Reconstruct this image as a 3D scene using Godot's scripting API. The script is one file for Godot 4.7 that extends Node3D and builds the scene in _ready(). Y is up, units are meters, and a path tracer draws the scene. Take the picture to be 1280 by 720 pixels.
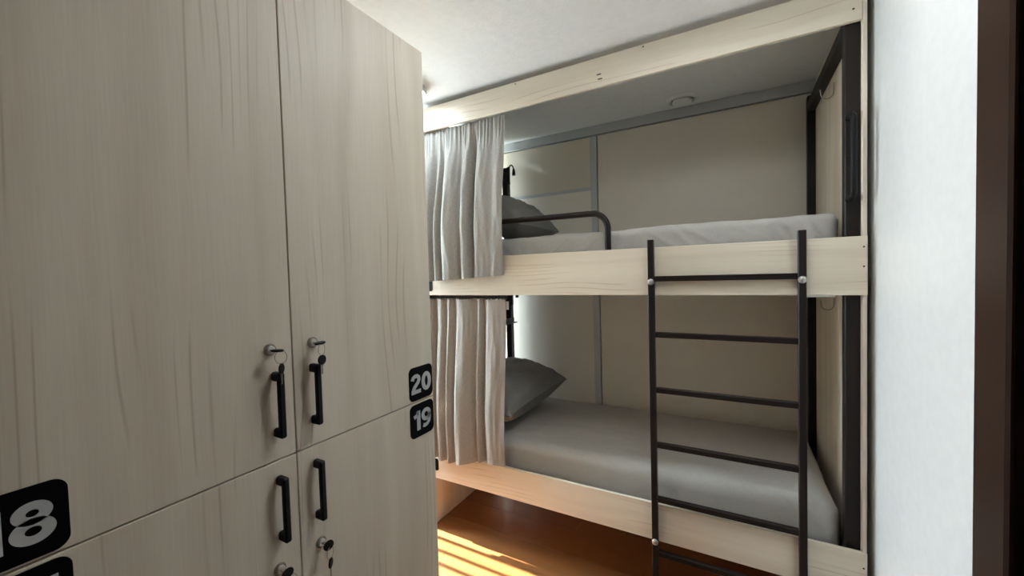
extends Node3D
# A narrow hostel room: numbered lockers on the left, a two-level bunk bed across the end, daylight from a window at the bed's head.
# Metres, y up. The camera stands 1.5 m above the floor at x = 0, z = 0; the bed's front lies in the plane z = -1.8.

const FRONT := -1.8          # front plane of the bed
const BACK := -2.7           # face of the back wall
const CEIL := 2.501
const RIGHT := 0.420          # face of the right wall
const LEFT := -2.6           # face of the window wall
const LOCK := -0.8           # front face of the locker doors

var M := {}
var taken := {}

# ------------------------------------------------------------------ naming
func numbered(called: String) -> String:
	var n: int = taken.get(called, 0)
	taken[called] = n + 1
	return called if n == 0 else "%s_%03d" % [called, n]

func thing(called: String, label: String, category: String, at := Vector3.ZERO, turn := 0.0, group := "") -> Node3D:
	var o := Node3D.new()
	o.name = numbered(called)
	add_child(o)
	o.position = at
	o.rotation.y = turn
	tag(o, label, category, group)
	return o

func tag(o: Node, label: String, category: String, group := "") -> void:
	o.set_meta("label", label)
	o.set_meta("category", category)
	if group != "":
		o.set_meta("group", group)

func put(called: String, mesh: Mesh, m: Material, parent: Node = self) -> MeshInstance3D:
	var o := MeshInstance3D.new()
	o.name = numbered(called) if parent == self else called
	o.mesh = mesh
	o.material_override = m
	o.cast_shadow = GeometryInstance3D.SHADOW_CASTING_SETTING_ON
	parent.add_child(o, true)
	return o

func struct(called: String, mesh: Mesh, m: Material, parent: Node = self) -> MeshInstance3D:
	var o := put(called, mesh, m, parent)
	if parent == self:
		o.set_meta("kind", "structure")
	return o

# ------------------------------------------------------------------ mesh helpers
func start() -> SurfaceTool:
	var st := SurfaceTool.new()
	st.begin(Mesh.PRIMITIVE_TRIANGLES)
	return st

func vert(st: SurfaceTool, p: Vector3, n: Vector3, uv: Vector2) -> void:
	st.set_normal(n)
	st.set_uv(uv)
	st.add_vertex(p)

func tri(st: SurfaceTool, a: Vector3, b: Vector3, c: Vector3, na: Vector3, nb: Vector3, nc: Vector3, ua := Vector2.ZERO, ub := Vector2.ZERO, uc := Vector2.ZERO) -> void:
	if (b - a).cross(c - a).dot(na + nb + nc) > 0.0:   # front faces run clockwise
		vert(st, a, na, ua); vert(st, c, nc, uc); vert(st, b, nb, ub)
	else:
		vert(st, a, na, ua); vert(st, b, nb, ub); vert(st, c, nc, uc)

func quad(st: SurfaceTool, p: Array, n: Array, u: Array) -> void:
	tri(st, p[0], p[1], p[2], n[0], n[1], n[2], u[0], u[1], u[2])
	tri(st, p[0], p[2], p[3], n[0], n[2], n[3], u[0], u[2], u[3])

func flat_quad(st: SurfaceTool, a: Vector3, b: Vector3, c: Vector3, d: Vector3, n: Vector3, grain := 1, off := Vector2.ZERO) -> void:
	var u := []
	for p in [a, b, c, d]:
		u.append(face_uv(p, n, grain, off))
	quad(st, [a, b, c, d], [n, n, n, n], u)

func face_uv(p: Vector3, n: Vector3, grain: int, off: Vector2) -> Vector2:
	var ab := n.abs()
	var a := 0
	if ab.y > ab.x and ab.y >= ab.z: a = 1
	elif ab.z > ab.x: a = 2
	var v := grain if grain != a else (a + 1) % 3
	var u := 3 - a - v
	return Vector2(p[u], p[v]) + off

# a box with chamfered edges; the grain of its material runs along one axis
func box(st: SurfaceTool, lo: Vector3, hi: Vector3, c := 0.001, grain := 1, off := Vector2.ZERO) -> void:
	var mid := (lo + hi) * 0.5
	var h := (hi - lo) * 0.5
	c = minf(c, minf(h.x, minf(h.y, h.z)) * 0.9)
	var at := func(s: Vector3, a: int) -> Vector3:
		var r := Vector3.ZERO
		for k in 3:
			r[k] = mid[k] + s[k] * (h[k] - (0.0 if k == a else c))
		return r
	for a in 3:
		var b: int = (a + 1) % 3
		var d: int = (a + 2) % 3
		for s in [-1.0, 1.0]:
			var pts := []
			for q in [[-1.0, -1.0], [1.0, -1.0], [1.0, 1.0], [-1.0, 1.0]]:
				var v := Vector3.ZERO
				v[a] = s; v[b] = q[0]; v[d] = q[1]
				pts.append(at.call(v, a))
			var n := Vector3.ZERO
			n[a] = s
			flat_quad(st, pts[0], pts[1], pts[2], pts[3], n, grain, off)
			for t in [-1.0, 1.0]:
				var v1 := Vector3.ZERO
				v1[a] = s; v1[b] = t; v1[d] = -1.0
				var v2 := v1
				v2[d] = 1.0
				var e := Vector3.ZERO
				e[a] = s; e[b] = t
				flat_quad(st, at.call(v1, a), at.call(v1, b), at.call(v2, b), at.call(v2, a), e.normalized(), grain, off)
	for x in [-1.0, 1.0]:
		for y in [-1.0, 1.0]:
			for z in [-1.0, 1.0]:
				var s := Vector3(x, y, z)
				var n := s.normalized()
				tri(st, at.call(s, 0), at.call(s, 1), at.call(s, 2), n, n, n, face_uv(at.call(s, 0), n, grain, off), face_uv(at.call(s, 1), n, grain, off), face_uv(at.call(s, 2), n, grain, off))

func box_mesh(lo: Vector3, hi: Vector3, c := 0.001, grain := 1, off := Vector2.ZERO) -> ArrayMesh:
	var st := start()
	box(st, lo, hi, c, grain, off)
	return st.commit()

# a round bar swept along a line of points
func tube(st: SurfaceTool, pts: Array, r: float, sides := 12, closed := false) -> void:
	var n := pts.size()
	var rings := []
	var up := Vector3.UP
	for i in n:
		var a: Vector3 = pts[(i - 1 + n) % n] if closed or i > 0 else pts[0]
		var b: Vector3 = pts[(i + 1) % n] if closed or i < n - 1 else pts[n - 1]
		var t := (b - a).normalized()
		if i == 0:
			up = Vector3.RIGHT if absf(t.y) > 0.9 else Vector3.UP
		var side := t.cross(up).normalized()
		up = side.cross(t).normalized()
		var ring := []
		for k in sides:
			var w := TAU * k / sides
			ring.append(side * cos(w) + up * sin(w))
		rings.append(ring)
	for i in (n if closed else n - 1):
		var j := (i + 1) % n
		for k in sides:
			var l := (k + 1) % sides
			var ns := [rings[i][k], rings[i][l], rings[j][l], rings[j][k]]
			quad(st, [pts[i] + ns[0] * r, pts[i] + ns[1] * r, pts[j] + ns[2] * r, pts[j] + ns[3] * r], ns, [Vector2.ZERO, Vector2.ZERO, Vector2.ZERO, Vector2.ZERO])
	if not closed:
		for e in [0, n - 1]:
			var d: Vector3 = (pts[0] - pts[1]).normalized() if e == 0 else (pts[n - 1] - pts[n - 2]).normalized()
			for k in range(1, sides - 1):
				tri(st, pts[e] + rings[e][0] * r, pts[e] + rings[e][k] * r, pts[e] + rings[e][k + 1] * r, d, d, d)

# a profile of (radius, height) turned about the y axis of a frame
func lathe(st: SurfaceTool, prof: Array, frame: Transform3D, sides := 24) -> void:
	for i in prof.size() - 1:
		var a: Vector2 = prof[i]
		var b: Vector2 = prof[i + 1]
		var d := b - a
		if d.length() < 1e-7:
			continue
		var nn := Vector2(d.y, -d.x).normalized()
		for k in sides:
			var w0 := TAU * k / sides
			var w1 := TAU * (k + 1) / sides
			var p := []
			var n := []
			for q in [[a, w0], [a, w1], [b, w1], [b, w0]]:
				p.append(frame * Vector3(q[0].x * cos(q[1]), q[0].y, q[0].x * sin(q[1])))
				n.append((frame.basis * Vector3(nn.x * cos(q[1]), nn.y, nn.x * sin(q[1]))).normalized())
			var z := Vector2.ZERO
			if a.x < 1e-6:
				tri(st, p[0], p[2], p[3], n[0], n[2], n[3])
			elif b.x < 1e-6:
				tri(st, p[0], p[1], p[2], n[0], n[1], n[2])
			else:
				quad(st, p, n, [z, z, z, z])

# a flat outline (x, y) given a thickness towards +z
func prism(outline: PackedVector2Array, thick: float) -> ArrayMesh:
	var st := start()
	var idx := Geometry2D.triangulate_polygon(outline)
	for s in [0.0, thick]:
		var n := Vector3(0, 0, 1 if s > 0.0 else -1)
		for i in range(0, idx.size(), 3):
			var a := outline[idx[i]]; var b := outline[idx[i + 1]]; var c := outline[idx[i + 2]]
			tri(st, Vector3(a.x, a.y, s), Vector3(b.x, b.y, s), Vector3(c.x, c.y, s), n, n, n, a, b, c)
	var turn := 1.0 if Geometry2D.is_polygon_clockwise(outline) else -1.0
	for i in outline.size():
		var a := outline[i]
		var b := outline[(i + 1) % outline.size()]
		var d := (b - a).normalized()
		var n := Vector3(-d.y, d.x, 0) * turn
		flat_quad(st, Vector3(a.x, a.y, 0), Vector3(b.x, b.y, 0), Vector3(b.x, b.y, thick), Vector3(a.x, a.y, thick), n)
	return st.commit()

func round_rect(w: float, h: float, r: float, steps := 6) -> PackedVector2Array:
	var out := PackedVector2Array()
	for q in [[1, 1, 0.0], [-1, 1, 90.0], [-1, -1, 180.0], [1, -1, 270.0]]:
		for i in steps + 1:
			var a := deg_to_rad(q[2] + 90.0 * i / steps)
			out.append(Vector2(q[0] * (w / 2 - r) + r * cos(a), q[1] * (h / 2 - r) + r * sin(a)))
	return out

# a sheet of cloth with thickness from a function of (s, t) in 0..1
func sheet(nu: int, nv: int, f: Callable, thick: float, size: Vector2) -> ArrayMesh:
	var st := start()
	var e := 0.002
	var front := []
	var rear := []
	var norm := []
	for j in nv + 1:
		for i in nu + 1:
			var s := float(i) / nu
			var t := float(j) / nv
			var p: Vector3 = f.call(s, t)
			var ds: Vector3 = f.call(s + e, t) - f.call(s - e, t)
			var dt: Vector3 = f.call(s, t + e) - f.call(s, t - e)
			var n := ds.cross(dt).normalized()
			if n.z < 0.0 and absf(n.z) > 0.2:
				n = -n
			front.append(p + n * thick * 0.5)
			rear.append(p - n * thick * 0.5)
			norm.append(n)
	var w := nu + 1
	for j in nv:
		for i in nu:
			var id := [j * w + i, j * w + i + 1, (j + 1) * w + i + 1, (j + 1) * w + i]
			var u := []
			for k in id:
				u.append(Vector2(float(k % w) / nu * size.x, float(k / w) / nv * size.y))
			quad(st, [front[id[0]], front[id[1]], front[id[2]], front[id[3]]], [norm[id[0]], norm[id[1]], norm[id[2]], norm[id[3]]], u)
			quad(st, [rear[id[0]], rear[id[1]], rear[id[2]], rear[id[3]]], [-norm[id[0]], -norm[id[1]], -norm[id[2]], -norm[id[3]]], u)
	var z := Vector2.ZERO
	for j in nv:
		for i in [0, nu]:
			var a: int = j * w + i
			var b: int = a + w
			var n := Vector3(-1 if i == 0 else 1, 0, 0)
			quad(st, [front[a], front[b], rear[b], rear[a]], [n, n, n, n], [z, z, z, z])
	for i in nu:
		for j in [0, nv]:
			var a: int = j * w + i
			var n := Vector3(0, 1 if j == 0 else -1, 0)
			quad(st, [front[a], front[a + 1], rear[a + 1], rear[a]], [n, n, n, n], [z, z, z, z])
	return st.commit()

# a padded block with round edges whose skin is moved by a function of the point
func padded(lo: Vector3, hi: Vector3, r: float, step: float, push: Callable) -> ArrayMesh:
	var st := start()
	st.set_smooth_group(0)
	for a in 3:
		var b := (a + 1) % 3
		var d := (a + 2) % 3
		var nb := maxi(2, int(round((hi[b] - lo[b]) / step)))
		var nd := maxi(2, int(round((hi[d] - lo[d]) / step)))
		for s in [0, 1]:
			var grid := []
			for j in nd + 1:
				for i in nb + 1:
					var p := Vector3.ZERO
					p[a] = hi[a] if s == 1 else lo[a]
					p[b] = lerpf(lo[b], hi[b], float(i) / nb)
					p[d] = lerpf(lo[d], hi[d], float(j) / nd)
					var q := p.clamp(lo + Vector3.ONE * r, hi - Vector3.ONE * r)
					var n := (p - q).normalized()
					var o := q + n * r
					grid.append(o + n * push.call(o, n))
			var w := nb + 1
			for j in nd:
				for i in nb:
					var c := [grid[j * w + i], grid[j * w + i + 1], grid[(j + 1) * w + i + 1], grid[(j + 1) * w + i]]
					var nn := Vector3.ZERO
					nn[a] = 1.0 if s == 1 else -1.0
					var u := []
					for p in c:
						u.append(Vector2(p[b], p[d]))
					quad(st, c, [nn, nn, nn, nn], u)
	st.generate_normals()
	return st.commit()

# ------------------------------------------------------------------ procedural materials
func plain(color: Color, rough := 0.6, metal := 0.0) -> StandardMaterial3D:
	var m := StandardMaterial3D.new()
	m.albedo_color = color
	m.roughness = rough
	m.metallic = metal
	return m

func noise(seed_: int, freq: float, octaves := 3) -> FastNoiseLite:
	var n := FastNoiseLite.new()
	n.seed = seed_
	n.noise_type = FastNoiseLite.TYPE_SIMPLEX_SMOOTH
	n.frequency = freq
	n.fractal_octaves = octaves
	return n

func noise_tex(seed_: int, freq: float, size := 512, normal := false, bump := 4.0, octaves := 4) -> NoiseTexture2D:
	var t := NoiseTexture2D.new()
	t.width = size; t.height = size
	t.seamless = true
	t.noise = noise(seed_, freq, octaves)
	t.as_normal_map = normal
	t.bump_strength = bump
	return t

# colour steps between two tones, used for paint, cloth and metal
func tone_tex(seed_: int, freq: float, a: Color, b: Color, size := 512, octaves := 4) -> NoiseTexture2D:
	var t := noise_tex(seed_, freq, size, false, 1.0, octaves)
	var g := Gradient.new()
	g.set_color(0, a); g.set_color(1, b)
	t.color_ramp = g
	return t

# a bleached wood decor: u across the grain, v along it; the picture covers across x along metres
func wood_tex(seed_: int, w: int, h: int, across: float, along: float, base: Color, dark: Color, lines: float) -> ImageTexture:
	var warp := noise(seed_, 1.0, 2)
	var broad := noise(seed_ + 1, 1.0, 2)
	var mask := noise(seed_ + 2, 1.0, 2)
	var fine := noise(seed_ + 3, 1.0, 3)
	var data := PackedByteArray()
	data.resize(w * h * 3)
	var at := 0
	for j in h:
		var v := float(j) / h * along
		for i in w:
			var u := float(i) / w * across
			var wv := warp.get_noise_2d(u * 4.0, v * 0.9)
			var ring := (u + 0.032 * wv) * 46.0
			ring -= floorf(ring)
			var line := clampf(1.0 - absf(ring - 0.5) * 8.5, 0.0, 1.0)
			var mk := clampf(mask.get_noise_2d(u * 9.0 + 31.0, v * 1.3) * 3.4 - 0.55, 0.0, 1.0)
			var fn := fine.get_noise_2d(u * 260.0, v * 5.0)
			var br := broad.get_noise_2d(u * 11.0 + 0.4 * wv, v * 0.35)
			var d := clampf(0.16 + 0.20 * br + 0.09 * fn + lines * line * mk, 0.0, 1.0)
			var c := base.lerp(dark, d)
			data[at] = int(c.r * 255.0); data[at + 1] = int(c.g * 255.0); data[at + 2] = int(c.b * 255.0)
			at += 3
	var im := Image.create_from_data(w, h, false, Image.FORMAT_RGB8, data)
	im.generate_mipmaps()
	return ImageTexture.create_from_image(im)

# a plain weave: thread by thread tone with slubs
func weave_tex(seed_: int, size: int, base: Color, dark: Color) -> ImageTexture:
	var slub := noise(seed_, 0.05, 2)
	var rng := RandomNumberGenerator.new()
	rng.seed = seed_
	var data := PackedByteArray()
	data.resize(size * size * 3)
	var at := 0
	for j in size:
		for i in size:
			var d := 0.30 + 0.22 * (1 if (i + j) % 2 == 0 else -1) * 0.5
			d += 0.35 * slub.get_noise_2d(i * 0.5, j * 6.0) + 0.35 * slub.get_noise_2d(i * 6.0 + 900.0, j * 0.5) + 0.30 * (rng.randf() - 0.5)
			var c := base.lerp(dark, clampf(d, 0.0, 1.0))
			data[at] = int(c.r * 255.0); data[at + 1] = int(c.g * 255.0); data[at + 2] = int(c.b * 255.0)
			at += 3
	var im := Image.create_from_data(size, size, false, Image.FORMAT_RGB8, data)
	im.generate_mipmaps()
	return ImageTexture.create_from_image(im)

func make_materials() -> void:
	var wood := wood_tex(7, 1024, 1024, 0.9, 2.2, Color8(236, 226, 207), Color8(186, 165, 143), 0.50)
	M.wood = plain(Color.WHITE, 0.45)
	M.wood.albedo_texture = wood
	M.wood.uv1_scale = Vector3(1.0 / 0.9, 1.0 / 2.2, 1.0)
	var oak := wood_tex(21, 512, 1024, 0.6, 2.4, Color8(142, 96, 56), Color8(100, 62, 33), 0.3)
	M.oak = []
	for k in 3:
		var m := plain([Color(1, 1, 1), Color(0.94, 0.93, 0.91), Color(0.98, 0.95, 0.93)][k], 0.32)
		m.albedo_texture = oak
		m.uv1_scale = Vector3(1.0 / 0.6, 1.0 / 2.4, 1.0)
		M.oak.append(m)
	M.paint = plain(Color.WHITE, 0.85)
	M.paint.albedo_texture = tone_tex(3, 0.02, Color8(226, 227, 225), Color8(233, 233, 231))
	M.paint.normal_enabled = true
	M.paint.normal_texture = noise_tex(4, 0.06, 512, true, 3.0)
	M.paint.normal_scale = 0.22
	M.paint.uv1_triplanar = true
	M.paint.uv1_world_triplanar = true
	M.paint.uv1_scale = Vector3.ONE * 2.0
	M.gloss_paint = M.paint.duplicate()
	M.gloss_paint.roughness = 0.22
	M.gloss_paint.albedo_color = Color(0.965, 0.965, 0.965)
	M.gloss_paint.normal_scale = 0.02
	M.board = plain(Color.WHITE, 0.4)
	M.board.albedo_texture = tone_tex(9, 0.01, Color8(216, 208, 193), Color8(221, 213, 198))
	M.board.uv1_triplanar = true
	M.board.uv1_world_triplanar = true
	M.gloss_board = plain(Color8(212, 203, 184), 0.06)
	M.alu = plain(Color8(184, 186, 185), 0.42, 0.15)
	M.brown = plain(Color8(35, 27, 24), 0.45)
	M.brown.metallic_specular = 0.35
	M.brown.albedo_texture = tone_tex(14, 0.3, Color8(235, 235, 235), Color8(255, 255, 255), 256)
	M.brown.uv1_triplanar = true
	M.black = plain(Color8(24, 23, 23), 0.42)
	M.sticker = plain(Color8(9, 9, 10), 0.5)
	M.sticker.metallic_specular = 0.2
	M.black.metallic_specular = 0.3
	M.digit = plain(Color8(196, 198, 198), 0.45)
	M.chrome = plain(Color8(200, 198, 192), 0.18, 1.0)
	M.nickel = plain(Color8(165, 156, 142), 0.28, 1.0)
	M.cylinder = plain(Color8(214, 208, 202), 0.4, 0.45)
	M.bolt = plain(Color8(205, 202, 198), 0.3, 0.8)
	M.screw = plain(Color8(70, 66, 60), 0.4, 0.8)
	M.door = plain(Color8(50, 35, 28), 0.35)
	M.door.albedo_texture = wood_tex(33, 256, 512, 0.5, 2.2, Color8(255, 250, 246), Color8(190, 170, 160), 0.3)
	M.door.uv1_scale = Vector3(2.0, 1.0 / 2.2, 1.0)
	M.door.metallic_specular = 0.3
	M.white_plastic = plain(Color8(226, 226, 220), 0.4)
	M.concrete = plain(Color8(150, 146, 140), 0.9)
	M.duct = plain(Color8(150, 152, 152), 0.5, 0.5)
	var linen := weave_tex(5, 512, Color8(182, 179, 173), Color8(130, 125, 118))
	M.linen = plain(Color.WHITE, 0.95)
	M.linen.albedo_texture = linen
	M.linen.uv1_scale = Vector3(3.2, 3.2, 1)
	M.linen.backlight = Color(0.10, 0.10, 0.10)
	M.linen_low = M.linen.duplicate()
	M.linen_low.albedo_texture = weave_tex(6, 512, Color8(176, 167, 158), Color8(126, 117, 109))
	M.sheet = plain(Color.WHITE, 0.9)
	M.sheet.albedo_texture = weave_tex(8, 256, Color8(182, 178, 171), Color8(164, 160, 153))
	M.sheet.uv1_scale = Vector3(5, 5, 1)
	M.pillow = plain(Color.WHITE, 0.9)
	M.pillow.albedo_texture = weave_tex(9, 256, Color8(136, 134, 130), Color8(118, 116, 113))
	M.pillow.uv1_scale = Vector3(5, 5, 1)
	M.blind = plain(Color8(226, 222, 212), 0.9)
	M.blind.backlight = Color(0.5, 0.48, 0.44)
	M.glass = plain(Color(1, 1, 1, 0.06), 0.02)
	M.glass.transparency = BaseMaterial3D.TRANSPARENCY_ALPHA
	M.lamp_glow = plain(Color8(250, 250, 248), 0.5)
	M.lamp_glow.emission_enabled = true
	M.lamp_glow.emission = Color(0.93, 0.97, 1.0)
	M.lamp_glow.emission_energy_multiplier = 2.5

# ------------------------------------------------------------------ scene
func _ready() -> void:
	# camera
	var cam := Camera3D.new()
	cam.name = "camera"
	cam.fov = rad_to_deg(2.0 * atan(360.0 / 499.48))
	cam.basis = Basis(Vector3.UP, deg_to_rad(29.0814)) * Basis(Vector3.RIGHT, deg_to_rad(-1.8393)) * Basis(Vector3.BACK, deg_to_rad(-1.5745))
	cam.position = Vector3(0, 1.5, 0)
	cam.near = 0.02
	add_child(cam)
	# sky, exposure
	var env := Environment.new()
	env.tonemap_mode = Environment.TONE_MAPPER_LINEAR
	env.tonemap_exposure = 2.25
	env.background_mode = Environment.BG_SKY
	var sm := ProceduralSkyMaterial.new()
	sm.sky_top_color = Color(0.55, 0.68, 0.90)
	sm.sky_horizon_color = Color(0.86, 0.91, 0.97)
	sm.ground_bottom_color = Color(0.42, 0.41, 0.38)
	sm.ground_horizon_color = Color(0.70, 0.71, 0.70)
	sm.energy_multiplier = 3.0
	env.sky = Sky.new()
	env.sky.sky_material = sm
	env.sdfgi_enabled = true
	env.ssao_enabled = true
	env.ssil_enabled = true
	var we := WorldEnvironment.new()
	we.name = "world"
	we.environment = env
	add_child(we)
	# the sun stands beyond the window, square to it
	var sun := DirectionalLight3D.new()
	sun.name = "sun"
	sun.light_color = Color(1.0, 0.95, 0.88)
	sun.light_energy = 12.0
	sun.light_angular_distance = 0.6
	sun.shadow_enabled = true
	sun.look_at_from_position(Vector3.ZERO, Vector3(cos(deg_to_rad(47)), -sin(deg_to_rad(47)), 0.0), Vector3.BACK)
	add_child(sun)
	# daylight of the bright sky before the window, above the roofs opposite
	var day := AreaLight3D.new()
	day.name = "window_daylight"
	day.light_color = Color(0.87, 0.95, 1.0)
	day.light_energy = 112.0
	day.area_size = Vector2(3.4, 2.8)
	day.area_normalize_energy = true
	day.area_range = 15.0
	day.shadow_enabled = true
	day.position = Vector3(LEFT - 1.3, 2.35, -2.0)
	day.rotation = Vector3(deg_to_rad(-10), -PI / 2, 0)
	add_child(day)
	make_materials()
	build_room()
	build_lockers()
	build_bed()
	build_bedding()
	build_curtains()
	build_small()

# ------------------------------------------------------------------ the room
func build_room() -> void:
	var z0 := BACK - 0.02
	var z1 := 2.0
	# floor: a slab under boards laid along x
	var fl := struct("floor", box_mesh(Vector3(LEFT - 0.1, -0.12, z0 - 0.1), Vector3(RIGHT + 0.1, -0.012, z1 + 0.1), 0.0), M.concrete)
	var rng := RandomNumberGenerator.new()
	rng.seed = 5
	var wide := 0.192
	var z := z0
	while z < z1:
		var x := LEFT - rng.randf() * 1.0
		while x < RIGHT:
			var x1 := minf(x + 1.28, RIGHT)
			var x0 := maxf(x, LEFT)
			if x1 - x0 > 0.02:
				put("plank", box_mesh(Vector3(x0, -0.012, z), Vector3(x1 - 0.0004, 0.0, minf(z + wide - 0.0004, z1)), 0.0009, 0, Vector2(rng.randf() * 3, rng.randf() * 3)), M.oak[rng.randi() % 3], fl)
			x += 1.28
		z += wide
	struct("ceiling", box_mesh(Vector3(LEFT - 0.1, CEIL, z0 - 0.1), Vector3(RIGHT + 0.1, CEIL + 0.1, z1 + 0.1), 0.0), M.paint)
	# back wall with laminated panels between metal profiles
	var wb := struct("wall_back", box_mesh(Vector3(LEFT - 0.1, 0, z0 - 0.1), Vector3(RIGHT + 0.1, CEIL, z0), 0.0), M.paint)
	put("wall_panel", box_mesh(Vector3(-0.806, 0.0, z0), Vector3(RIGHT, 2.433, BACK), 0.001), M.board, wb)
	put("wall_panel", box_mesh(Vector3(LEFT, 0.0, z0), Vector3(-0.858, 2.072, BACK), 0.001), M.board, wb)
	put("wall_panel", box_mesh(Vector3(LEFT, 2.090, z0), Vector3(-0.858, 2.433, BACK), 0.001), M.gloss_board, wb)
	put("metal_profile", box_mesh(Vector3(-0.856, 0.0, z0), Vector3(-0.812, 2.433, BACK + 0.006), 0.0015), M.alu, wb)
	put("metal_profile", box_mesh(Vector3(LEFT, 2.070, z0), Vector3(-0.857, 2.092, BACK + 0.004), 0.0015), M.alu, wb)
	put("metal_profile", box_mesh(Vector3(LEFT, 2.440, z0), Vector3(RIGHT, CEIL, BACK + 0.012), 0.002), M.alu, wb)
	# right wall with the doorway
	var dz0 := -1.038
	var dz1 := -0.178
	var st := start()
	box(st, Vector3(RIGHT, 0, z0 - 0.1), Vector3(RIGHT + 0.12, CEIL, dz0), 0.0)
	box(st, Vector3(RIGHT, 0, dz1), Vector3(RIGHT + 0.12, CEIL, z1 + 0.1), 0.0)
	box(st, Vector3(RIGHT, 2.3, dz0), Vector3(RIGHT + 0.12, CEIL, dz1), 0.0)
	struct("wall_right", st.commit(), M.gloss_paint)
	var d := Node3D.new()
	d.name = "door_1"
	d.set_meta("kind", "structure")
	add_child(d)
	put("casing", box_mesh(Vector3(RIGHT - 0.014, 0, -1.111), Vector3(RIGHT, 2.373, -1.000), 0.005, 1, Vector2(0.1, 0)), M.door, d)
	put("casing", box_mesh(Vector3(RIGHT - 0.014, 0, -0.183), Vector3(RIGHT, 2.373, -0.105), 0.005, 1, Vector2(0.3, 0.4)), M.door, d)
	put("casing", box_mesh(Vector3(RIGHT - 0.014, 2.295, -1.033), Vector3(RIGHT, 2.373, -0.183), 0.005, 2, Vector2(0.2, 0.1)), M.door, d)
	put("jamb", box_mesh(Vector3(RIGHT, 0, -1.038), Vector3(RIGHT + 0.12, 2.3, -1.013), 0.001, 1), M.door, d)
	put("jamb", box_mesh(Vector3(RIGHT, 0, -0.203), Vector3(RIGHT + 0.12, 2.3, -0.178), 0.001, 1), M.door, d)
	put("leaf", box_mesh(Vector3(RIGHT + 0.012, 0.008, -1.011), Vector3(RIGHT + 0.052, 2.29, -0.205), 0.003, 1, Vector2(0.25, 0.3)), M.door, d)
	var hs := start()
	tube(hs, [Vector3(RIGHT + 0.014, 1.02, -0.24), Vector3(RIGHT - 0.04, 1.02, -0.24), Vector3(RIGHT - 0.048, 1.02, -0.25), Vector3(RIGHT - 0.048, 1.02, -0.36)], 0.009)
	put("door_handle", hs.commit(), M.nickel, d)
	# window wall
	var wy0 := 0.80
	var wy1 := 2.20
	var wz0 := -2.66
	var wz1 := -1.34
	st = start()
	box(st, Vector3(LEFT - 0.1, 0, z0 - 0.1), Vector3(LEFT, CEIL, wz0), 0.0)
	box(st, Vector3(LEFT - 0.1, 0, wz1), Vector3(LEFT, CEIL, z1 + 0.1), 0.0)
	for q in [[wz0, wz1]]:
		box(st, Vector3(LEFT - 0.1, 0, q[0]), Vector3(LEFT, wy0, q[1]), 0.0)
		box(st, Vector3(LEFT - 0.1, wy1, q[0]), Vector3(LEFT, CEIL, q[1]), 0.0)
	struct("wall_left", st.commit(), M.paint)
	window("window_1", wy0, wy1, wz0, wz1)
	struct("wall_front", box_mesh(Vector3(LEFT - 0.1, 0, z1), Vector3(RIGHT + 0.12, CEIL, z1 + 0.1), 0.0), M.paint)
	# vertical blind hanging before the window
	var bl := thing("vertical_blind", "pale fabric vertical blind with open slats before the window", "blind", Vector3(LEFT + 0.12, wy1 + 0.05, -2.0))
	put("headrail", box_mesh(Vector3(-0.02, 0.0, -0.68), Vector3(0.02, 0.03, 0.70), 0.003), M.white_plastic, bl)
	var slat := box_mesh(Vector3(-0.0445, -1.40, -0.0005), Vector3(0.0445, 0.0, 0.0005), 0.0002)
	for k in 17:
		var s := put("slat", slat, M.blind, bl)
		s.position = Vector3(0, 0, -0.65 + k * 0.082)
		s.rotation.y = deg_to_rad(16)

func window(called: String, wy0: float, wy1: float, wz0: float, wz1: float) -> void:
	var w := Node3D.new()
	w.name = called
	w.set_meta("kind", "structure")
	add_child(w)
	var st := start()
	var fx0 := LEFT - 0.09
	var fx1 := LEFT - 0.03
	var mid := (wz0 + wz1) / 2
	box(st, Vector3(fx0, wy0, wz0), Vector3(fx1, wy0 + 0.06, wz1), 0.004)
	box(st, Vector3(fx0, wy1 - 0.06, wz0), Vector3(fx1, wy1, wz1), 0.004)
	box(st, Vector3(fx0, wy0, wz0), Vector3(fx1, wy1, wz0 + 0.06), 0.004)
	box(st, Vector3(fx0, wy0, wz1 - 0.06), Vector3(fx1, wy1, wz1), 0.004)
	box(st, Vector3(fx0, wy0, mid - 0.03), Vector3(fx1, wy1, mid + 0.03), 0.004)
	put("window_frame", st.commit(), M.white_plastic, w)
	put("pane", box_mesh(Vector3(LEFT - 0.064, wy0 + 0.05, wz0 + 0.05), Vector3(LEFT - 0.058, wy1 - 0.05, mid - 0.02), 0.0), M.glass, w)
	put("pane", box_mesh(Vector3(LEFT - 0.064, wy0 + 0.05, mid + 0.02), Vector3(LEFT - 0.058, wy1 - 0.05, wz1 - 0.05), 0.0), M.glass, w)
	put("window_sill", box_mesh(Vector3(LEFT - 0.03, wy0 - 0.03, wz0 - 0.04), Vector3(LEFT + 0.10, wy0, wz1 + 0.04), 0.006), M.white_plastic, w)

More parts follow.
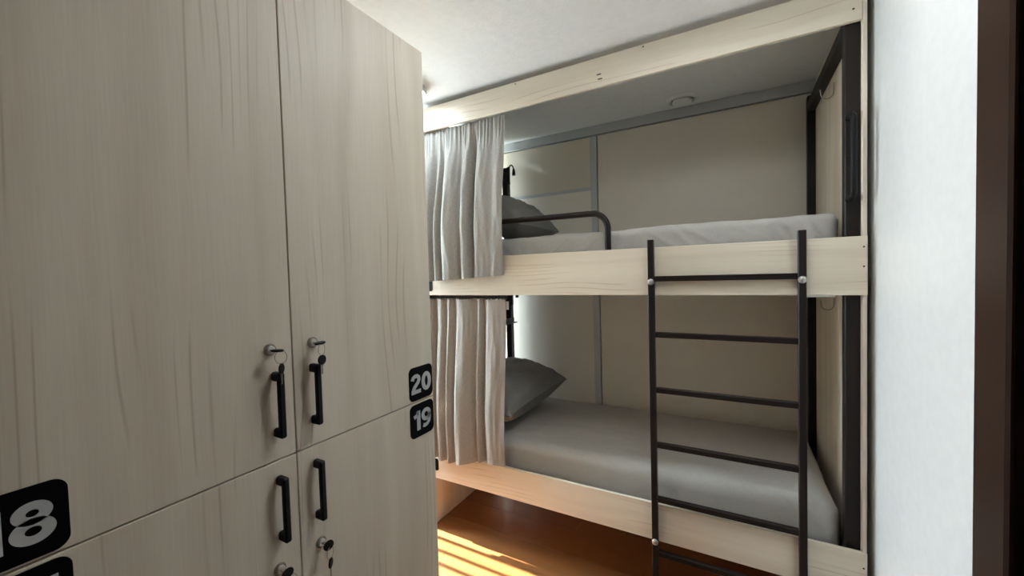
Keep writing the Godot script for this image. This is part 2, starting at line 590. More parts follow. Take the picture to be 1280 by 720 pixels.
# ------------------------------------------------------------------ lockers
func build_lockers() -> void:
	var cols := [[-0.93, -0.496, "20", "19", -1.0], [-0.496, -0.062, "18", "17", 1.0]]
	for c in cols:
		var za: float = c[0]
		var zb: float = c[1]
		var lk := thing("locker", ("tall bleached wood locker beside the bunk bed aisle, doors numbered 20 and 19" if c[4] < 0.0 else "tall bleached wood locker further from the bunk bed, doors numbered 18 and 17"), "locker", Vector3(0, 0, 0), 0.0, "wooden lockers along the left")
		var st := start()
		box(st, Vector3(-1.3, 0.0, za + 0.0005), Vector3(LOCK - 0.02, 2.164, za + 0.0165), 0.0006, 1)
		box(st, Vector3(-1.3, 0.0, zb - 0.0165), Vector3(LOCK - 0.02, 2.164, zb - 0.0005), 0.0006, 1)
		box(st, Vector3(-1.3, 2.148, za + 0.0165), Vector3(LOCK - 0.02, 2.164, zb - 0.0165), 0.0006, 2)
		box(st, Vector3(-1.3, 1.135, za + 0.0165), Vector3(LOCK - 0.02, 1.151, zb - 0.0165), 0.0006, 2)
		box(st, Vector3(-1.3, 0.07, za + 0.0165), Vector3(LOCK - 0.02, 0.086, zb - 0.0165), 0.0006, 2)
		box(st, Vector3(-1.3, 0.0, za + 0.0165), Vector3(-1.29, 2.148, zb - 0.0165), 0.0006, 1)
		box(st, Vector3(LOCK - 0.06, 0.0, za + 0.0165), Vector3(LOCK - 0.045, 0.07, zb - 0.0165), 0.0006, 2)
		put("body", st.commit(), M.wood, lk)
		for lvl in 2:
			var y0: float = 1.1445 if lvl == 0 else 0.074
			var y1: float = 2.164 if lvl == 0 else 1.1415
			var off := Vector2(-za + (0.012 if (c[4] < 0.0) == (lvl == 0) else 0.456), -y0 + (0.02 if c[4] < 0.0 else 1.10))
			var door := put("door", box_mesh(Vector3(LOCK - 0.0185, y0, za + 0.0015), Vector3(LOCK, y1, zb - 0.0015), 0.0008, 1, off), M.wood, lk)
			door.set_meta("label", "locker door numbered %s" % c[2 + lvl])
			# the opening side lies at the joint between the two columns
			var hz: float = -0.496 + 0.040 * c[4]
			var hy := [1.192, 1.322] if lvl == 0 else [0.983, 1.113]
			var h := start()
			box(h, Vector3(LOCK, hy[0], hz - 0.0065), Vector3(LOCK + 0.026, hy[0] + 0.018, hz + 0.0065), 0.003)
			box(h, Vector3(LOCK, hy[1] - 0.018, hz - 0.0065), Vector3(LOCK + 0.026, hy[1], hz + 0.0065), 0.003)
			box(h, Vector3(LOCK + 0.017, hy[0], hz - 0.0065), Vector3(LOCK + 0.028, hy[1], hz + 0.0065), 0.003)
			put("handle", h.commit(), M.black, door)
			var ly: float = 1.3665 if lvl == 0 else 0.925
			var lz: float = -0.496 + 0.0455 * c[4]
			var f := Transform3D(Basis(Vector3.FORWARD, PI / 2), Vector3(LOCK, ly, lz))   # its y axis points out of the door
			var ls := start()
			lathe(ls, [Vector2(0.0122, 0), Vector2(0.0122, 0.0015), Vector2(0.0112, 0.0034), Vector2(0.0100, 0.0036), Vector2(0.0086, 0.0022), Vector2(0.0, 0.0022)], f, 28)
			put("lock_rosette", ls.commit(), M.nickel, door)
			ls = start()
			lathe(ls, [Vector2(0.0082, 0.0022), Vector2(0.0079, 0.0060), Vector2(0.0072, 0.0067), Vector2(0, 0.0067)], f, 28)
			put("lock_cylinder", ls.commit(), M.cylinder, door)
			# number sticker in the lower or upper outer corner
			var sz: float = za + 0.0535 if c[4] < 0.0 else zb - 0.0605
			var sy: float = y0 + 0.0515 if lvl == 0 else y1 - 0.0525
			var face := Basis(Vector3.UP, PI / 2)
			var sk := put("number_plate", prism(round_rect(0.098, 0.096, 0.016), 0.0014), M.sticker, door)
			sk.transform = Transform3D(face, Vector3(LOCK, sy, sz))
			var tx := put("numeral", digits(c[2 + lvl], 0.056), M.digit, door)
			tx.transform = Transform3D(face, Vector3(LOCK + 0.0017, sy, sz))
			keys(c[2 + lvl], Vector3(LOCK, ly, lz), lvl, c[4])

# heavy rounded numerals: rings, bars and bent strokes of one width, given a little thickness
func digits(text: String, height: float) -> Mesh:
	var st := start()
	var adv := {"1": 0.50, "2": 0.66, "7": 0.64, "8": 0.68, "9": 0.68, "0": 0.68}
	var total := 0.0
	for ch in text:
		total += adv[ch]
	var x := -total / 2
	for ch in text:
		var o := Vector2(x + adv[ch] / 2, 0)
		match ch:
			"0":
				stroke(st, ring_path(o, 0.21, 0.385), 0.21, height, true)
			"8":
				stroke(st, ring_path(o + Vector2(0, 0.225), 0.185, 0.175), 0.19, height, true)
				stroke(st, ring_path(o + Vector2(0, -0.195), 0.215, 0.205), 0.20, height, true)
			"9":
				stroke(st, ring_path(o + Vector2(0, 0.17), 0.215, 0.235), 0.20, height, true)
				stroke(st, [o + Vector2(0.215, 0.17), o + Vector2(0.21, -0.06), o + Vector2(0.16, -0.26), o + Vector2(0.04, -0.37), o + Vector2(-0.10, -0.40), o + Vector2(-0.22, -0.35)], 0.20, height, false)
			"1":
				stroke(st, [o + Vector2(0.09, 0.50), o + Vector2(0.09, -0.50)], 0.22, height, false)
				stroke(st, [o + Vector2(0.08, 0.42), o + Vector2(-0.02, 0.28), o + Vector2(-0.20, 0.21)], 0.19, height, false)
			"2":
				stroke(st, [o + Vector2(-0.22, 0.20), o + Vector2(-0.17, 0.34), o + Vector2(-0.05, 0.40), o + Vector2(0.08, 0.40), o + Vector2(0.18, 0.32), o + Vector2(0.19, 0.19), o + Vector2(0.12, 0.05), o + Vector2(-0.10, -0.16), o + Vector2(-0.20, -0.36)], 0.20, height, false)
				stroke(st, [o + Vector2(-0.30, -0.40), o + Vector2(0.30, -0.40)], 0.20, height, false)
			"7":
				stroke(st, [o + Vector2(-0.29, 0.40), o + Vector2(0.29, 0.40)], 0.20, height, false)
				stroke(st, [o + Vector2(0.20, 0.42), o + Vector2(0.06, 0.14), o + Vector2(-0.04, -0.16), o + Vector2(-0.06, -0.50)], 0.21, height, false)
		x += adv[ch]
	return st.commit()

func ring_path(c: Vector2, rx: float, ry: float) -> Array:
	var p := []
	for i in 32:
		var a := TAU * i / 32
		p.append(c + Vector2(rx * cos(a), ry * sin(a)))
	return p

func stroke(st: SurfaceTool, p: Array, width: float, scale_: float, closed: bool) -> void:
	var n := p.size()
	var l := []
	var r := []
	for i in n:
		var a: Vector2 = p[(i - 1 + n) % n] if closed or i > 0 else p[0]
		var b: Vector2 = p[(i + 1) % n] if closed or i < n - 1 else p[n - 1]
		var d := (b - a).normalized().orthogonal() * width / 2
		l.append((p[i] + d) * Vector2(1.16, 1.0) * scale_)
		r.append((p[i] - d) * Vector2(1.16, 1.0) * scale_)
	var k := Vector3(0, 0, 1)
	var t := 0.0006
	for i in (n if closed else n - 1):
		var j := (i + 1) % n
		flat_quad(st, Vector3(l[i].x, l[i].y, t), Vector3(l[j].x, l[j].y, t), Vector3(r[j].x, r[j].y, t), Vector3(r[i].x, r[i].y, t), k)
		for e in [l, r]:
			var m: Vector2 = (e[i] + e[j]) / 2 - (p[i] + p[j]) / 2 * Vector2(1.16, 1.0) * scale_
			flat_quad(st, Vector3(e[i].x, e[i].y, 0), Vector3(e[j].x, e[j].y, 0), Vector3(e[j].x, e[j].y, t), Vector3(e[i].x, e[i].y, t), Vector3(m.x, m.y, 0).normalized())

# one key in the lock, a ring through its head and the spare key hanging from the ring
func keys(number: String, at: Vector3, lvl: int, side: float) -> void:
	var which: String = {"20": "keys in the lock above the handle of the door reading twenty", "19": "keys in the lock below the handle of the door reading nineteen, by the aisle", "18": "keys in the lock of the big upper door reading eighteen", "17": "keys in the lower lock straight under the door reading eighteen"}[number]
	var k := thing("key_ring", which, "keys", at, PI / 2, "keys left in the locker locks")
	var roll: float = [[0.12, -0.10], [0.55, 0.45]][lvl][0 if side < 0.0 else 1]
	var turn := Basis(Vector3.BACK, roll)
	var st := start()
	# head of the inserted key: a disc lying level, seen on edge
	var fr := Transform3D(turn, turn * Vector3(0, 0, 0.026))
	lathe(st, [Vector2(0, -0.0022), Vector2(0.0095, -0.0022), Vector2(0.0112, -0.0012), Vector2(0.0112, 0.0012), Vector2(0.0095, 0.0022), Vector2(0, 0.0022)], fr, 22)
	put("key_head", st.commit(), M.black, k)
	put("key_shaft", box_mesh(Vector3(-0.003, -0.0012, 0.0068), Vector3(0.003, 0.0012, 0.0155), 0.0004), M.nickel, k)
	var rc := Vector3(0.002 * side, -0.0125, 0.0335)
	var rt := Basis(Vector3.UP, 0.30 if side < 0.0 else -0.35)
	var pts := []
	for i in 24:
		var a := TAU * i / 24
		pts.append(rc + rt * Vector3(0.0105 * cos(a), 0.0125 * sin(a), 0))
	st = start()
	tube(st, pts, 0.0006, 6, true)
	put("ring", st.commit(), M.nickel, k)
	# spare key
	var sp := Transform3D(Basis(Vector3.UP, 0.15 if side < 0.0 and lvl == 0 else 0.62) * Basis(Vector3.RIGHT, PI / 2), rc + Vector3(0.0, -0.0225, 0.0))
	st = start()
	lathe(st, [Vector2(0, -0.0018), Vector2(0.0092, -0.0018), Vector2(0.0105, -0.0009), Vector2(0.0105, 0.0009), Vector2(0.0092, 0.0018), Vector2(0, 0.0018)], sp, 22)
	put("key_head", st.commit(), M.black, k)
	st = start()
	box(st, Vector3(-0.0035, -0.0008, 0.010), Vector3(0.0035, 0.0008, 0.013), 0.0003)
	box(st, Vector3(-0.0022, -0.0007, 0.012), Vector3(0.0020, 0.0007, 0.030), 0.0003)
	var bl := put("key_blade", st.commit(), M.nickel, k)
	bl.transform = sp

# ------------------------------------------------------------------ the bunk bed
func screw(parent: Node, p: Vector3, r := 0.0035) -> void:
	var st := start()
	lathe(st, [Vector2(r, -0.001), Vector2(r, 0.0006), Vector2(r * 0.7, 0.0012), Vector2(0, 0.0012)], Transform3D(Basis(Vector3.RIGHT, PI / 2), p), 12)
	put("screw", st.commit(), M.screw, parent)

func build_bed() -> void:
	var bed := thing("bunk_bed", "two level bunk bed of pale wood boards on a dark brown frame", "bunk bed")
	var xl := -1.6
	var beam := put("top_beam", box_mesh(Vector3(xl, 2.338, FRONT - 0.016), Vector3(0.3885, 2.467, FRONT), 0.0012, 0, Vector2(-2.238, 1.63)), M.wood, bed)
	for q in [[-0.95, 2.457], [-0.33, 2.457], [0.365, 2.378]]:
		screw(beam, Vector3(q[0], q[1], FRONT))
	for q in [[-0.524, 2.392], [-0.519, 2.371]]:
		put("staple", box_mesh(Vector3(q[0] - 0.010, q[1] - 0.0025, FRONT - 0.001), Vector3(q[0] + 0.010, q[1] + 0.0025, FRONT + 0.0012), 0.0005), M.screw, beam)
	var rf := FRONT + 0.005
	var up := put("upper_rail", box_mesh(Vector3(xl, 1.397, rf - 0.016), Vector3(0.402, 1.602, rf), 0.0012, 0, Vector2(-1.047, 1.72)), M.wood, bed)
	for y in [1.565, 1.497]:
		screw(up, Vector3(0.392, y, rf), 0.003)
	var low := put("lower_rail", box_mesh(Vector3(xl, 0.319, rf - 0.016), Vector3(0.402, 0.483, rf), 0.0012, 0, Vector2(0.34, 1.66)), M.wood, bed)
	screw(low, Vector3(0.392, 0.43, rf), 0.003)
	put("end_panel", box_mesh(Vector3(0.3895, 0.0, BACK + 0.004), Vector3(0.402, CEIL - 0.004, FRONT - 0.001), 0.001, 1, Vector2(0.1, 0.2)), M.wood, bed)
	put("end_panel", box_mesh(Vector3(0.380, 0.33, -2.63), Vector3(0.3893, 2.36, FRONT - 0.065), 0.001, 1, Vector2(0.5, 0.6)), M.wood, bed)
	put("head_panel", box_mesh(Vector3(xl - 0.016, 0.0, -2.615), Vector3(xl, 2.467, FRONT - 0.004), 0.001, 1, Vector2(0.3, 0.5)), M.wood, bed)
	# dark steel frame
	put("post", box_mesh(Vector3(0.345, 0, FRONT - 0.065), Vector3(0.389, 2.40, FRONT - 0.021), 0.003), M.brown, bed)
	put("post", box_mesh(Vector3(0.345, 0, -2.675), Vector3(0.389, 2.40, -2.631), 0.003), M.brown, bed)
	put("post", box_mesh(Vector3(-1.512, 0, -2.656), Vector3(-1.468, 2.30, -2.612), 0.003), M.brown, bed)
	put("crossbar", box_mesh(Vector3(0.345, 2.318, -2.631), Vector3(0.380, 2.368, FRONT - 0.066), 0.003), M.brown, bed)
	for y in [1.40, 0.33]:
		put("crossbar", box_mesh(Vector3(0.345, y, -2.631), Vector3(0.380, y + 0.05, FRONT - 0.066), 0.003), M.brown, bed)
		put("crossbar", box_mesh(Vector3(-1.598, y, -2.596), Vector3(-1.554, y + 0.05, FRONT - 0.066), 0.003), M.brown, bed)
		put("bed_base", box_mesh(Vector3(-1.55, y + 0.05, -2.64), Vector3(0.344, y + 0.066, FRONT - 0.03), 0.001, 0), M.wood, bed)
	# guard rail: one bent tube rising out of the bed's front edge
	var pts := []
	var gz := FRONT - 0.0285
	for p in [Vector3(-1.55, 1.785, gz), Vector3(-1.1, 1.783, gz), Vector3(-0.60, 1.777, gz)]:
		pts.append(p)
	for i in range(1, 9):
		var a := deg_to_rad(90.0 - 90.0 * i / 8.0)
		pts.append(Vector3(-0.58 + 0.075 * cos(a), 1.702 + 0.075 * sin(a), gz))
	pts.append(Vector3(-0.505, 1.48, gz))
	var st := start()
	tube(st, pts, 0.0140, 14)
	put("guard_rail", st.commit(), M.brown, bed)
	# ladder of square tube bolted before both rails
	var ld := Node3D.new()
	ld.name = "ladder"
	bed.add_child(ld)
	ld.set_meta("label", "dark steel ladder bolted to the bed front")
	var zf := rf + 0.026
	for x in [-0.309, 0.216]:
		put("stile", box_mesh(Vector3(x - 0.0125, 0.0, rf + 0.001), Vector3(x + 0.0125, 1.634, zf), 0.002), M.brown, ld)
		for y in [1.455, 0.327]:
			var b := start()
			lathe(b, [Vector2(0.0135, 0), Vector2(0.0135, 0.002), Vector2(0.0112, 0.0066), Vector2(0.0060, 0.0090), Vector2(0, 0.0095)], Transform3D(Basis(Vector3.RIGHT, PI / 2), Vector3(x, y, zf)), 20)
			put("bolt", b.commit(), M.bolt, ld)
	for k in 6:
		var y := 1.468 - 0.2385 * k
		put("rung", box_mesh(Vector3(-0.297, y - 0.011, rf + 0.002), Vector3(0.204, y + 0.011, zf - 0.002), 0.002), M.brown, ld)
	# grab handle on the front post
	st = start()
	var hx := 0.355
	var hz := FRONT - 0.021
	tube(st, arc_path([Vector3(hx, 2.02, hz), Vector3(hx + 0.004, 2.02, hz + 0.055), Vector3(hx + 0.004, 1.735, hz + 0.055), Vector3(hx, 1.735, hz)], 0.03), 0.0095, 14)
	put("grab_handle", st.commit(), M.black, bed)
	# wire coat hooks on the end panel
	for y in [2.25, 1.345]:
		st = start()
		hook(st, Vector3(0.380, y, -2.18))
		put("coat_hook", st.commit(), M.nickel, bed)
	# short white curtain track left under the upper rail at the foot end
	put("track_end", box_mesh(Vector3(0.225, 1.389, FRONT - 0.034), Vector3(0.318, 1.3965, FRONT - 0.014), 0.001), M.white_plastic, bed)
	# curtain rods behind the beam and behind the upper rail
	for y in [2.350, 1.384]:
		st = start()
		tube(st, [Vector3(-1.585, y, FRONT - 0.026), Vector3(-1.04, y, FRONT - 0.026)], 0.005, 10)
		put("curtain_rod", st.commit(), M.black, bed)
	# number stickers at the head end of the rails
	for q in [[-1.553, 1.455], [-1.553, 0.400]]:
		var sk := put("number_plate", prism(round_rect(0.06, 0.07, 0.012), 0.0014), M.sticker, bed)
		sk.position = Vector3(q[0], q[1], rf)

func arc_path(p: Array, r: float) -> Array:
	var out := [p[0]]
	for i in range(1, p.size() - 1):
		var a: Vector3 = (p[i - 1] - p[i]).normalized()
		var b: Vector3 = (p[i + 1] - p[i]).normalized()
		for k in 7:
			var t := k / 6.0
			var s: Vector3 = p[i] + a * r * (1 - t)
			out.append(s.lerp(p[i] + b * r * t, t))
	out.append(p[-1])
	return out

func hook(st: SurfaceTool, at: Vector3) -> void:
	var a := [at + Vector3(-0.002, 0.03, 0.0), at + Vector3(-0.004, -0.01, 0)]
	for i in 9:
		var w := PI * i / 8.0
		a.append(at + Vector3(-0.004 - 0.022 * (1 - cos(w)), -0.012 - 0.022 * sin(w), 0.006 * i / 8.0))
	a.append(at + Vector3(-0.05, 0.008, 0.008))
	tube(st, a, 0.0022, 8)

# ------------------------------------------------------------------ mattresses and pillows
func build_bedding() -> void:
	var n1 := noise(41, 1.0, 3)
	var n2 := noise(43, 1.0, 2)
	# creases in the hanging side of the sheets: place, slant, width, height where the slant starts
	var rng := RandomNumberGenerator.new()
	rng.seed = 12
	var creases := []
	for i in 22:
		creases.append(Vector4(-1.4 + 1.75 * (i + rng.randf() * 1.6) / 22.0, rng.randf_range(0.25, 1.9) * (1.0 if rng.randf() < 0.8 else -0.7), rng.randf_range(0.007, 0.026), 1.65))
	for i in 5:
		creases.append(Vector4(0.12 + 0.045 * i, 0.12, 0.009, 1.65))
	var wrinkle := func(o: Vector3, n: Vector3) -> float:
		var big := n1.get_noise_3d(o.x * 2.2, o.y * 3.0, o.z * 2.6) * 0.008
		var side := clampf(n.z, 0.0, 1.0)
		var r := 0.0
		for c in (creases if side > 0.0 else []):
			var d: float = (o.x - c.x + (o.y - c.w) * c.y) / c.z
			if absf(d) < 3.0:
				r += c_high(c) * exp(-d * d) * smoothstep(-0.13, 0.02, (o.y - 1.60 if o.y > 1.0 else o.y - 0.50) * signf(c.y))
		var r2 := 1.0 - absf(n2.get_noise_2d((o.x * 0.6 + o.z) * 4.0 + 40.0, o.z * 3.0)) * 6.0
		return big + side * minf(r, 0.008) + (1.0 - side) * 0.003 * pow(maxf(r2, 0.0), 2.0)
	var up := put("mattress", padded(Vector3(-1.440, 1.468, -2.655), Vector3(0.338, 1.698, -1.862), 0.030, 0.008, wrinkle), M.sheet)
	tag(up, "mattress in a creased pale grey sheet on the upper bunk", "mattress", "bunk mattresses")
	var low := put("mattress", padded(Vector3(-1.440, 0.398, -2.655), Vector3(0.338, 0.612, -1.846), 0.055, 0.011, wrinkle), M.sheet)
	tag(low, "mattress in a grey sheet on the lower bunk", "mattress", "bunk mattresses")
	var a := put("pillow", cushion(0.60, 0.48, 0.11, 0.14, 3), M.pillow)
	a.transform = Transform3D(Basis(Vector3.BACK, deg_to_rad(-24)) * Basis(Vector3.UP, PI / 2), Vector3(-1.27, 1.885, -2.28))
	tag(a, "dark grey pillow propped behind the guard rail on the upper bunk", "pillow", "pillows on the bunks")
	var b := put("pillow", cushion(0.84, 0.48, 0.13, 0.16, 8), M.pillow)
	b.transform = Transform3D(Basis(Vector3.BACK, deg_to_rad(-10)) * Basis(Vector3.UP, PI / 2), Vector3(-1.278, 0.795, -2.220))
	tag(b, "grey pillow leaning against the head end of the lower bunk", "pillow", "pillows on the bunks")

# how far a crease stands out: the narrow ones least
func c_high(c: Vector4) -> float:
	return clampf(c.z * 0.30, 0.0022, 0.006)

# width along x, length along z, thickness along y
func cushion(w: float, l: float, t: float, under: float, seed_: int) -> ArrayMesh:
	var n1 := noise(seed_, 1.0, 3)
	var st := start()
	st.set_smooth_group(0)
	var n := 36
	var grid := [[], []]
	for j in n + 1:
		for i in n + 1:
			var u := -1.0 + 2.0 * i / n
			var v := -1.0 + 2.0 * j / n
			var fat := pow(maxf(0.0, (1.0 - pow(absf(u), 2.6)) * (1.0 - pow(absf(v), 2.6))), 0.5)
			var pinch_u := 1.0 - 0.10 * (1.0 - v * v) * absf(u)
			var x := u * w / 2 * (1.0 - 0.07 * (1.0 - v * v) * u * u) * 1.0 * lerpf(1.0, pinch_u, 0.3)
			var z := v * l / 2 * (1.0 - 0.07 * (1.0 - u * u) * v * v)
			var bump := n1.get_noise_2d(u * 2.5, v * 2.5) * 0.014 * (0.3 + fat)
			grid[0].append(Vector3(x, fat * t + bump, z))
			grid[1].append(Vector3(x, -fat * under + bump * 0.4, z))
	var w1 := n + 1
	for s in 2:
		for j in n:
			for i in n:
				var c := [grid[s][j * w1 + i], grid[s][j * w1 + i + 1], grid[s][(j + 1) * w1 + i + 1], grid[s][(j + 1) * w1 + i]]
				var nn := Vector3(0, 1 - 2 * s, 0)
				var u := []
				for p in c:
					u.append(Vector2(p.x, p.z))
				quad(st, c, [nn, nn, nn, nn], u)
	st.generate_normals()
	return st.commit()

# ------------------------------------------------------------------ curtains
func along(points: Array, s: float) -> float:
	# a smooth curve through (place, depth) pairs
	var k := 0
	while k < points.size() - 2 and s > points[k + 1].x:
		k += 1
	var p0: Vector2 = points[maxi(k - 1, 0)]
	var p1: Vector2 = points[k]
	var p2: Vector2 = points[k + 1]
	var p3: Vector2 = points[mini(k + 2, points.size() - 1)]
	var t := clampf((s - p1.x) / (p2.x - p1.x), -0.2, 1.2)
	var t2 := t * t
	var t3 := t2 * t
	var m1 := (p2.y - p0.y) / maxf(p2.x - p0.x, 1e-4) * (p2.x - p1.x)
	var m2 := (p3.y - p1.y) / maxf(p3.x - p1.x, 1e-4) * (p2.x - p1.x)
	return (2 * t3 - 3 * t2 + 1) * p1.y + (t3 - 2 * t2 + t) * m1 + (-2 * t3 + 3 * t2) * p2.y + (t3 - t2) * m2

func build_curtains() -> void:
	var n1 := noise(61, 1.0, 2)
	# pleats of the upper curtain from the head end to the free edge: place, depth
	var pl_up := [Vector2(0, 0.3), Vector2(0.05, 0.8), Vector2(0.12, 0.5), Vector2(0.165, -0.9), Vector2(0.2, 0.2), Vector2(0.235, 0.5), Vector2(0.262, -0.9), Vector2(0.32, 0.8), Vector2(0.4, 1), Vector2(0.46, 0.2), Vector2(0.5, -0.3), Vector2(0.55, 0.8), Vector2(0.6, 0.6), Vector2(0.645, -1.6), Vector2(0.69, 0.3), Vector2(0.76, 0.7), Vector2(0.86, 0.3), Vector2(0.93, 0.45), Vector2(1, 0.2)]
	var c := thing("curtain", "light grey linen curtain gathered at the head of the upper bunk", "curtain", Vector3.ZERO, 0.0, "bunk privacy curtains")
	var f_up := func(s: float, t: float) -> Vector3:
		var x := lerpf(-1.585, -1.030, s) + 0.004 * sin(t * 5.0 + s * 3.0)
		var drop := lerpf(2.334, lerpf(1.474, 1.502, s), t)
		var z0 := lerpf(FRONT - 0.026, FRONT + 0.036, smoothstep(0.05, 0.8, t))
		var gather := along(pl_up, s + 0.018 * sin(t * 3.1 + s * 4.0) * t) * lerpf(0.006, 0.028, smoothstep(0.0, 0.35, t))
		var pucker := sin(s * 150.0 + 4.0 * n1.get_noise_1d(s * 9.0)) * 0.0045 * (1.0 - smoothstep(0.02, 0.22, t))
		var soft := n1.get_noise_2d(s * 8.0, t * 2.5) * 0.006 * smoothstep(0.0, 0.2, t)
		var zz := z0 + gather + pucker + soft
		if drop < 1.63:
			zz = maxf(zz, FRONT + 0.0085)
		elif drop > 2.325:
			zz = minf(zz, FRONT - 0.0185)
		return Vector3(x, drop, zz)
	put("cloth", sheet(210, 64, f_up, 0.0016, Vector2(1.1, 0.84)), M.linen, c)
	put("hem", sheet(210, 3, func(s: float, t: float) -> Vector3:
		return f_up.call(s, 0.965 + 0.036 * t) + Vector3(0, 0, 0.0016), 0.001, Vector2(1.1, 0.03)), M.linen, c)
	var pl_low := [Vector2(0.0, 0.1), Vector2(0.05, 0.9), Vector2(0.105, -0.8), Vector2(0.15, 0.2), Vector2(0.20, 0.5), Vector2(0.25, -0.7), Vector2(0.30, 0.8), Vector2(0.34, 0.2), Vector2(0.375, -0.5), Vector2(0.43, 0.9), Vector2(0.52, 0.9), Vector2(0.60, 0.3), Vector2(0.645, -0.6), Vector2(0.69, 0.3), Vector2(0.735, -1.2), Vector2(0.79, 0.4), Vector2(0.88, 0.6), Vector2(1.0, 0.3)]
	c = thing("curtain", "taupe grey linen curtain drawn to the head of the lower bunk", "curtain", Vector3.ZERO, 0.0, "bunk privacy curtains")
	var f_low := func(s: float, t: float) -> Vector3:
		var x := lerpf(-1.585, -1.052, s) + 0.006 * t * sin(s * 9.0)
		var drop := lerpf(1.372, lerpf(0.452, 0.505, smoothstep(0.3, 0.9, s)), t)
		var z0 := lerpf(FRONT - 0.024, FRONT + 0.030, smoothstep(0.0, 0.9, t))
		var gather := along(pl_low, s + 0.012 * sin(t * 4.0)) * lerpf(0.012, 0.026, smoothstep(0.0, 0.5, t))
		var soft := n1.get_noise_2d(s * 7.0 + 20.0, t * 2.0) * 0.005 * smoothstep(0.0, 0.2, t)
		var zz := z0 + gather + soft
		if drop < 0.50:
			zz = maxf(zz, FRONT + 0.0085)
		return Vector3(x, drop, zz)
	put("cloth", sheet(210, 64, f_low, 0.0016, Vector2(1.1, 0.9)), M.linen_low, c)
	put("hem", sheet(210, 3, func(s: float, t: float) -> Vector3:
		return f_low.call(s, 0.97 + 0.031 * t) + Vector3(0, 0, 0.0016), 0.001, Vector2(1.1, 0.03)), M.linen_low, c)
	put("heading", sheet(210, 3, func(s: float, t: float) -> Vector3:
		return Vector3(lerpf(-1.585, -1.052, s), lerpf(1.396, 1.371, t), FRONT - 0.036 + 0.004 * sin(s * 170.0)), 0.001, Vector2(1.1, 0.03)), M.linen_low, c)
	put("care_label", box_mesh(Vector3(-1.056, 1.318, FRONT - 0.031), Vector3(-1.040, 1.362, FRONT - 0.030), 0.0003), M.white_plastic, c)

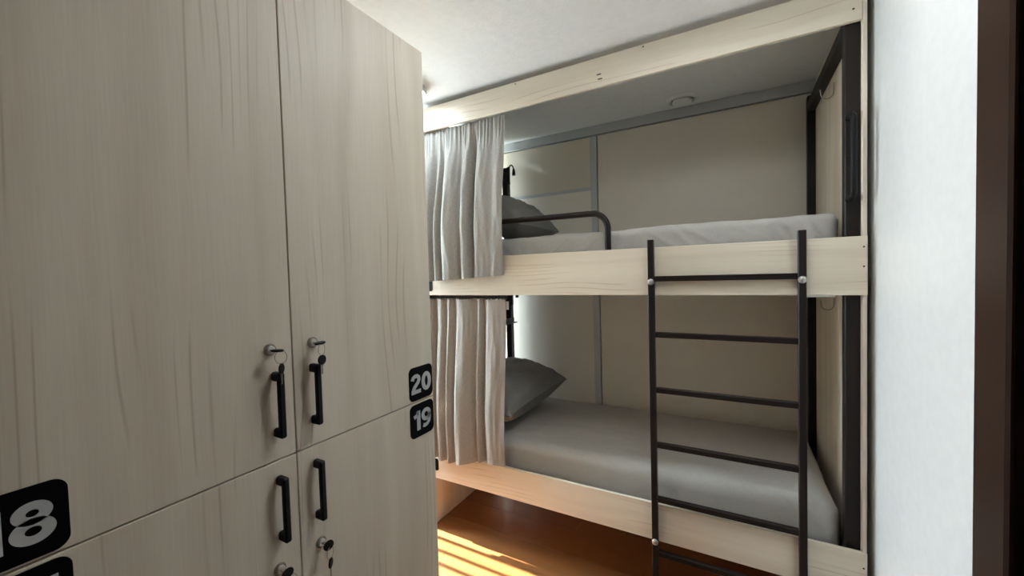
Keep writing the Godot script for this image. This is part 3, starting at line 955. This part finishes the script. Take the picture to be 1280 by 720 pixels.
# ------------------------------------------------------------------ small fittings
func build_small() -> void:
	# disc valve of the ventilation in the ceiling above the upper bunk
	var v := thing("ceiling_vent", "round white disc air vent in the ceiling above the upper bunk", "vent", Vector3(-0.256, CEIL, -2.565))
	var st := start()
	lathe(st, [Vector2(0.088, 0.0), Vector2(0.088, -0.006), Vector2(0.080, -0.014), Vector2(0.070, -0.016), Vector2(0.067, -0.010), Vector2(0.066, 0.0)], Transform3D.IDENTITY, 40)
	put("ring", st.commit(), M.white_plastic, v)
	st = start()
	lathe(st, [Vector2(0.0, -0.004), Vector2(0.05, -0.008), Vector2(0.054, -0.018), Vector2(0.050, -0.026), Vector2(0.0, -0.029)], Transform3D.IDENTITY, 40)
	put("disc", st.commit(), M.white_plastic, v)
	st = start()
	lathe(st, [Vector2(0.0, -0.0008), Vector2(0.062, -0.0008)], Transform3D.IDENTITY, 40)
	put("throat", st.commit(), M.duct, v)
	# reading lamps on the rear post at the head
	for q in [[2.205, "upper"], [1.305, "lower"]]:
		var y: float = q[0]
		var lamp := thing("reading_lamp", "small black gooseneck reading lamp at the head of the %s bunk" % q[1], "lamp", Vector3(-1.468, y, -2.626), 0.0, "bunk reading lamps")
		put("mount", box_mesh(Vector3(0.0, -0.03, -0.012), Vector3(0.012, 0.10, 0.012), 0.002), M.black, lamp)
		st = start()
		var pts := []
		for i in 13:
			var a := PI * 0.95 * i / 12.0
			pts.append(Vector3(0.012 + 0.024 * (1 - cos(a)), 0.085 + 0.035 * sin(a) - 0.025 * i / 12.0, 0.02 * i / 12.0))
		tube(st, pts, 0.0045, 10)
		put("gooseneck", st.commit(), M.black, lamp)
		st = start()
		var hp: Vector3 = pts[12]
		lathe(st, [Vector2(0.0, 0.012), Vector2(0.006, 0.010), Vector2(0.010, -0.004), Vector2(0.0125, -0.030), Vector2(0.0115, -0.038), Vector2(0, -0.036)], Transform3D(Basis(), hp), 18)
		put("lamp_head", st.commit(), M.black, lamp)
	# small dark shelf at the head of the lower bunk
	var sh := thing("bunk_shelf", "small dark metal shelf at the head of the lower bunk", "shelf", Vector3(-1.468, 1.14, -2.655))
	put("board", box_mesh(Vector3(0.0, 0.0, 0.0), Vector3(0.03, 0.008, 0.30), 0.001), M.brown, sh)
	put("back_plate", box_mesh(Vector3(0.0, 0.008, 0.0), Vector3(0.004, 0.04, 0.30), 0.001), M.brown, sh)
	# round ceiling lamp in the aisle by the window
	var at := Vector3(-1.505, CEIL, -1.61)
	var cl := thing("ceiling_lamp", "round flush ceiling lamp between the lockers and the bed's head", "lamp", at)
	st = start()
	lathe(st, [Vector2(0.110, 0.0), Vector2(0.110, -0.026), Vector2(0.104, -0.032), Vector2(0.100, -0.028)], Transform3D.IDENTITY, 40)
	put("housing", st.commit(), M.white_plastic, cl)
	st = start()
	lathe(st, [Vector2(0.101, -0.029), Vector2(0.06, -0.040), Vector2(0, -0.044)], Transform3D.IDENTITY, 40)
	put("diffuser", st.commit(), M.lamp_glow, cl)
	var l := AreaLight3D.new()
	l.name = "ceiling_lamp_light"
	l.light_color = Color(0.88, 0.95, 1.0)
	l.light_energy = 0.12
	l.area_size = Vector2(0.17, 0.17)
	l.area_normalize_energy = true
	l.area_range = 8.0
	l.shadow_enabled = true
	l.position = at + Vector3(0, -0.047, 0)
	l.rotation.x = -PI / 2
	add_child(l)
	# square ceiling panel over the middle of the room
	at = Vector3(-0.12, CEIL, -1.12)
	cl = thing("ceiling_panel_lamp", "square white ceiling panel lamp over the space before the lockers", "lamp", at)
	st = start()
	for q in [[-0.298, -0.298, 0.298, -0.283], [-0.298, 0.283, 0.298, 0.298], [-0.298, -0.283, -0.283, 0.283], [0.283, -0.283, 0.298, 0.283]]:
		box(st, Vector3(q[0], -0.024, q[1]), Vector3(q[2], 0.0, q[3]), 0.002)
	put("frame", st.commit(), M.white_plastic, cl)
	put("diffuser", box_mesh(Vector3(-0.282, -0.018, -0.282), Vector3(0.282, -0.010, 0.282), 0.001), M.lamp_glow, cl)
	var p := AreaLight3D.new()
	p.name = "ceiling_panel_light"
	p.light_color = Color(1.0, 0.99, 0.96)
	p.light_energy = 0.098
	p.area_size = Vector2(0.56, 0.56)
	p.area_normalize_energy = true
	p.area_range = 8.0
	p.shadow_enabled = true
	p.position = at + Vector3(0, -0.026, 0)
	p.rotation.x = -PI / 2
	add_child(p)
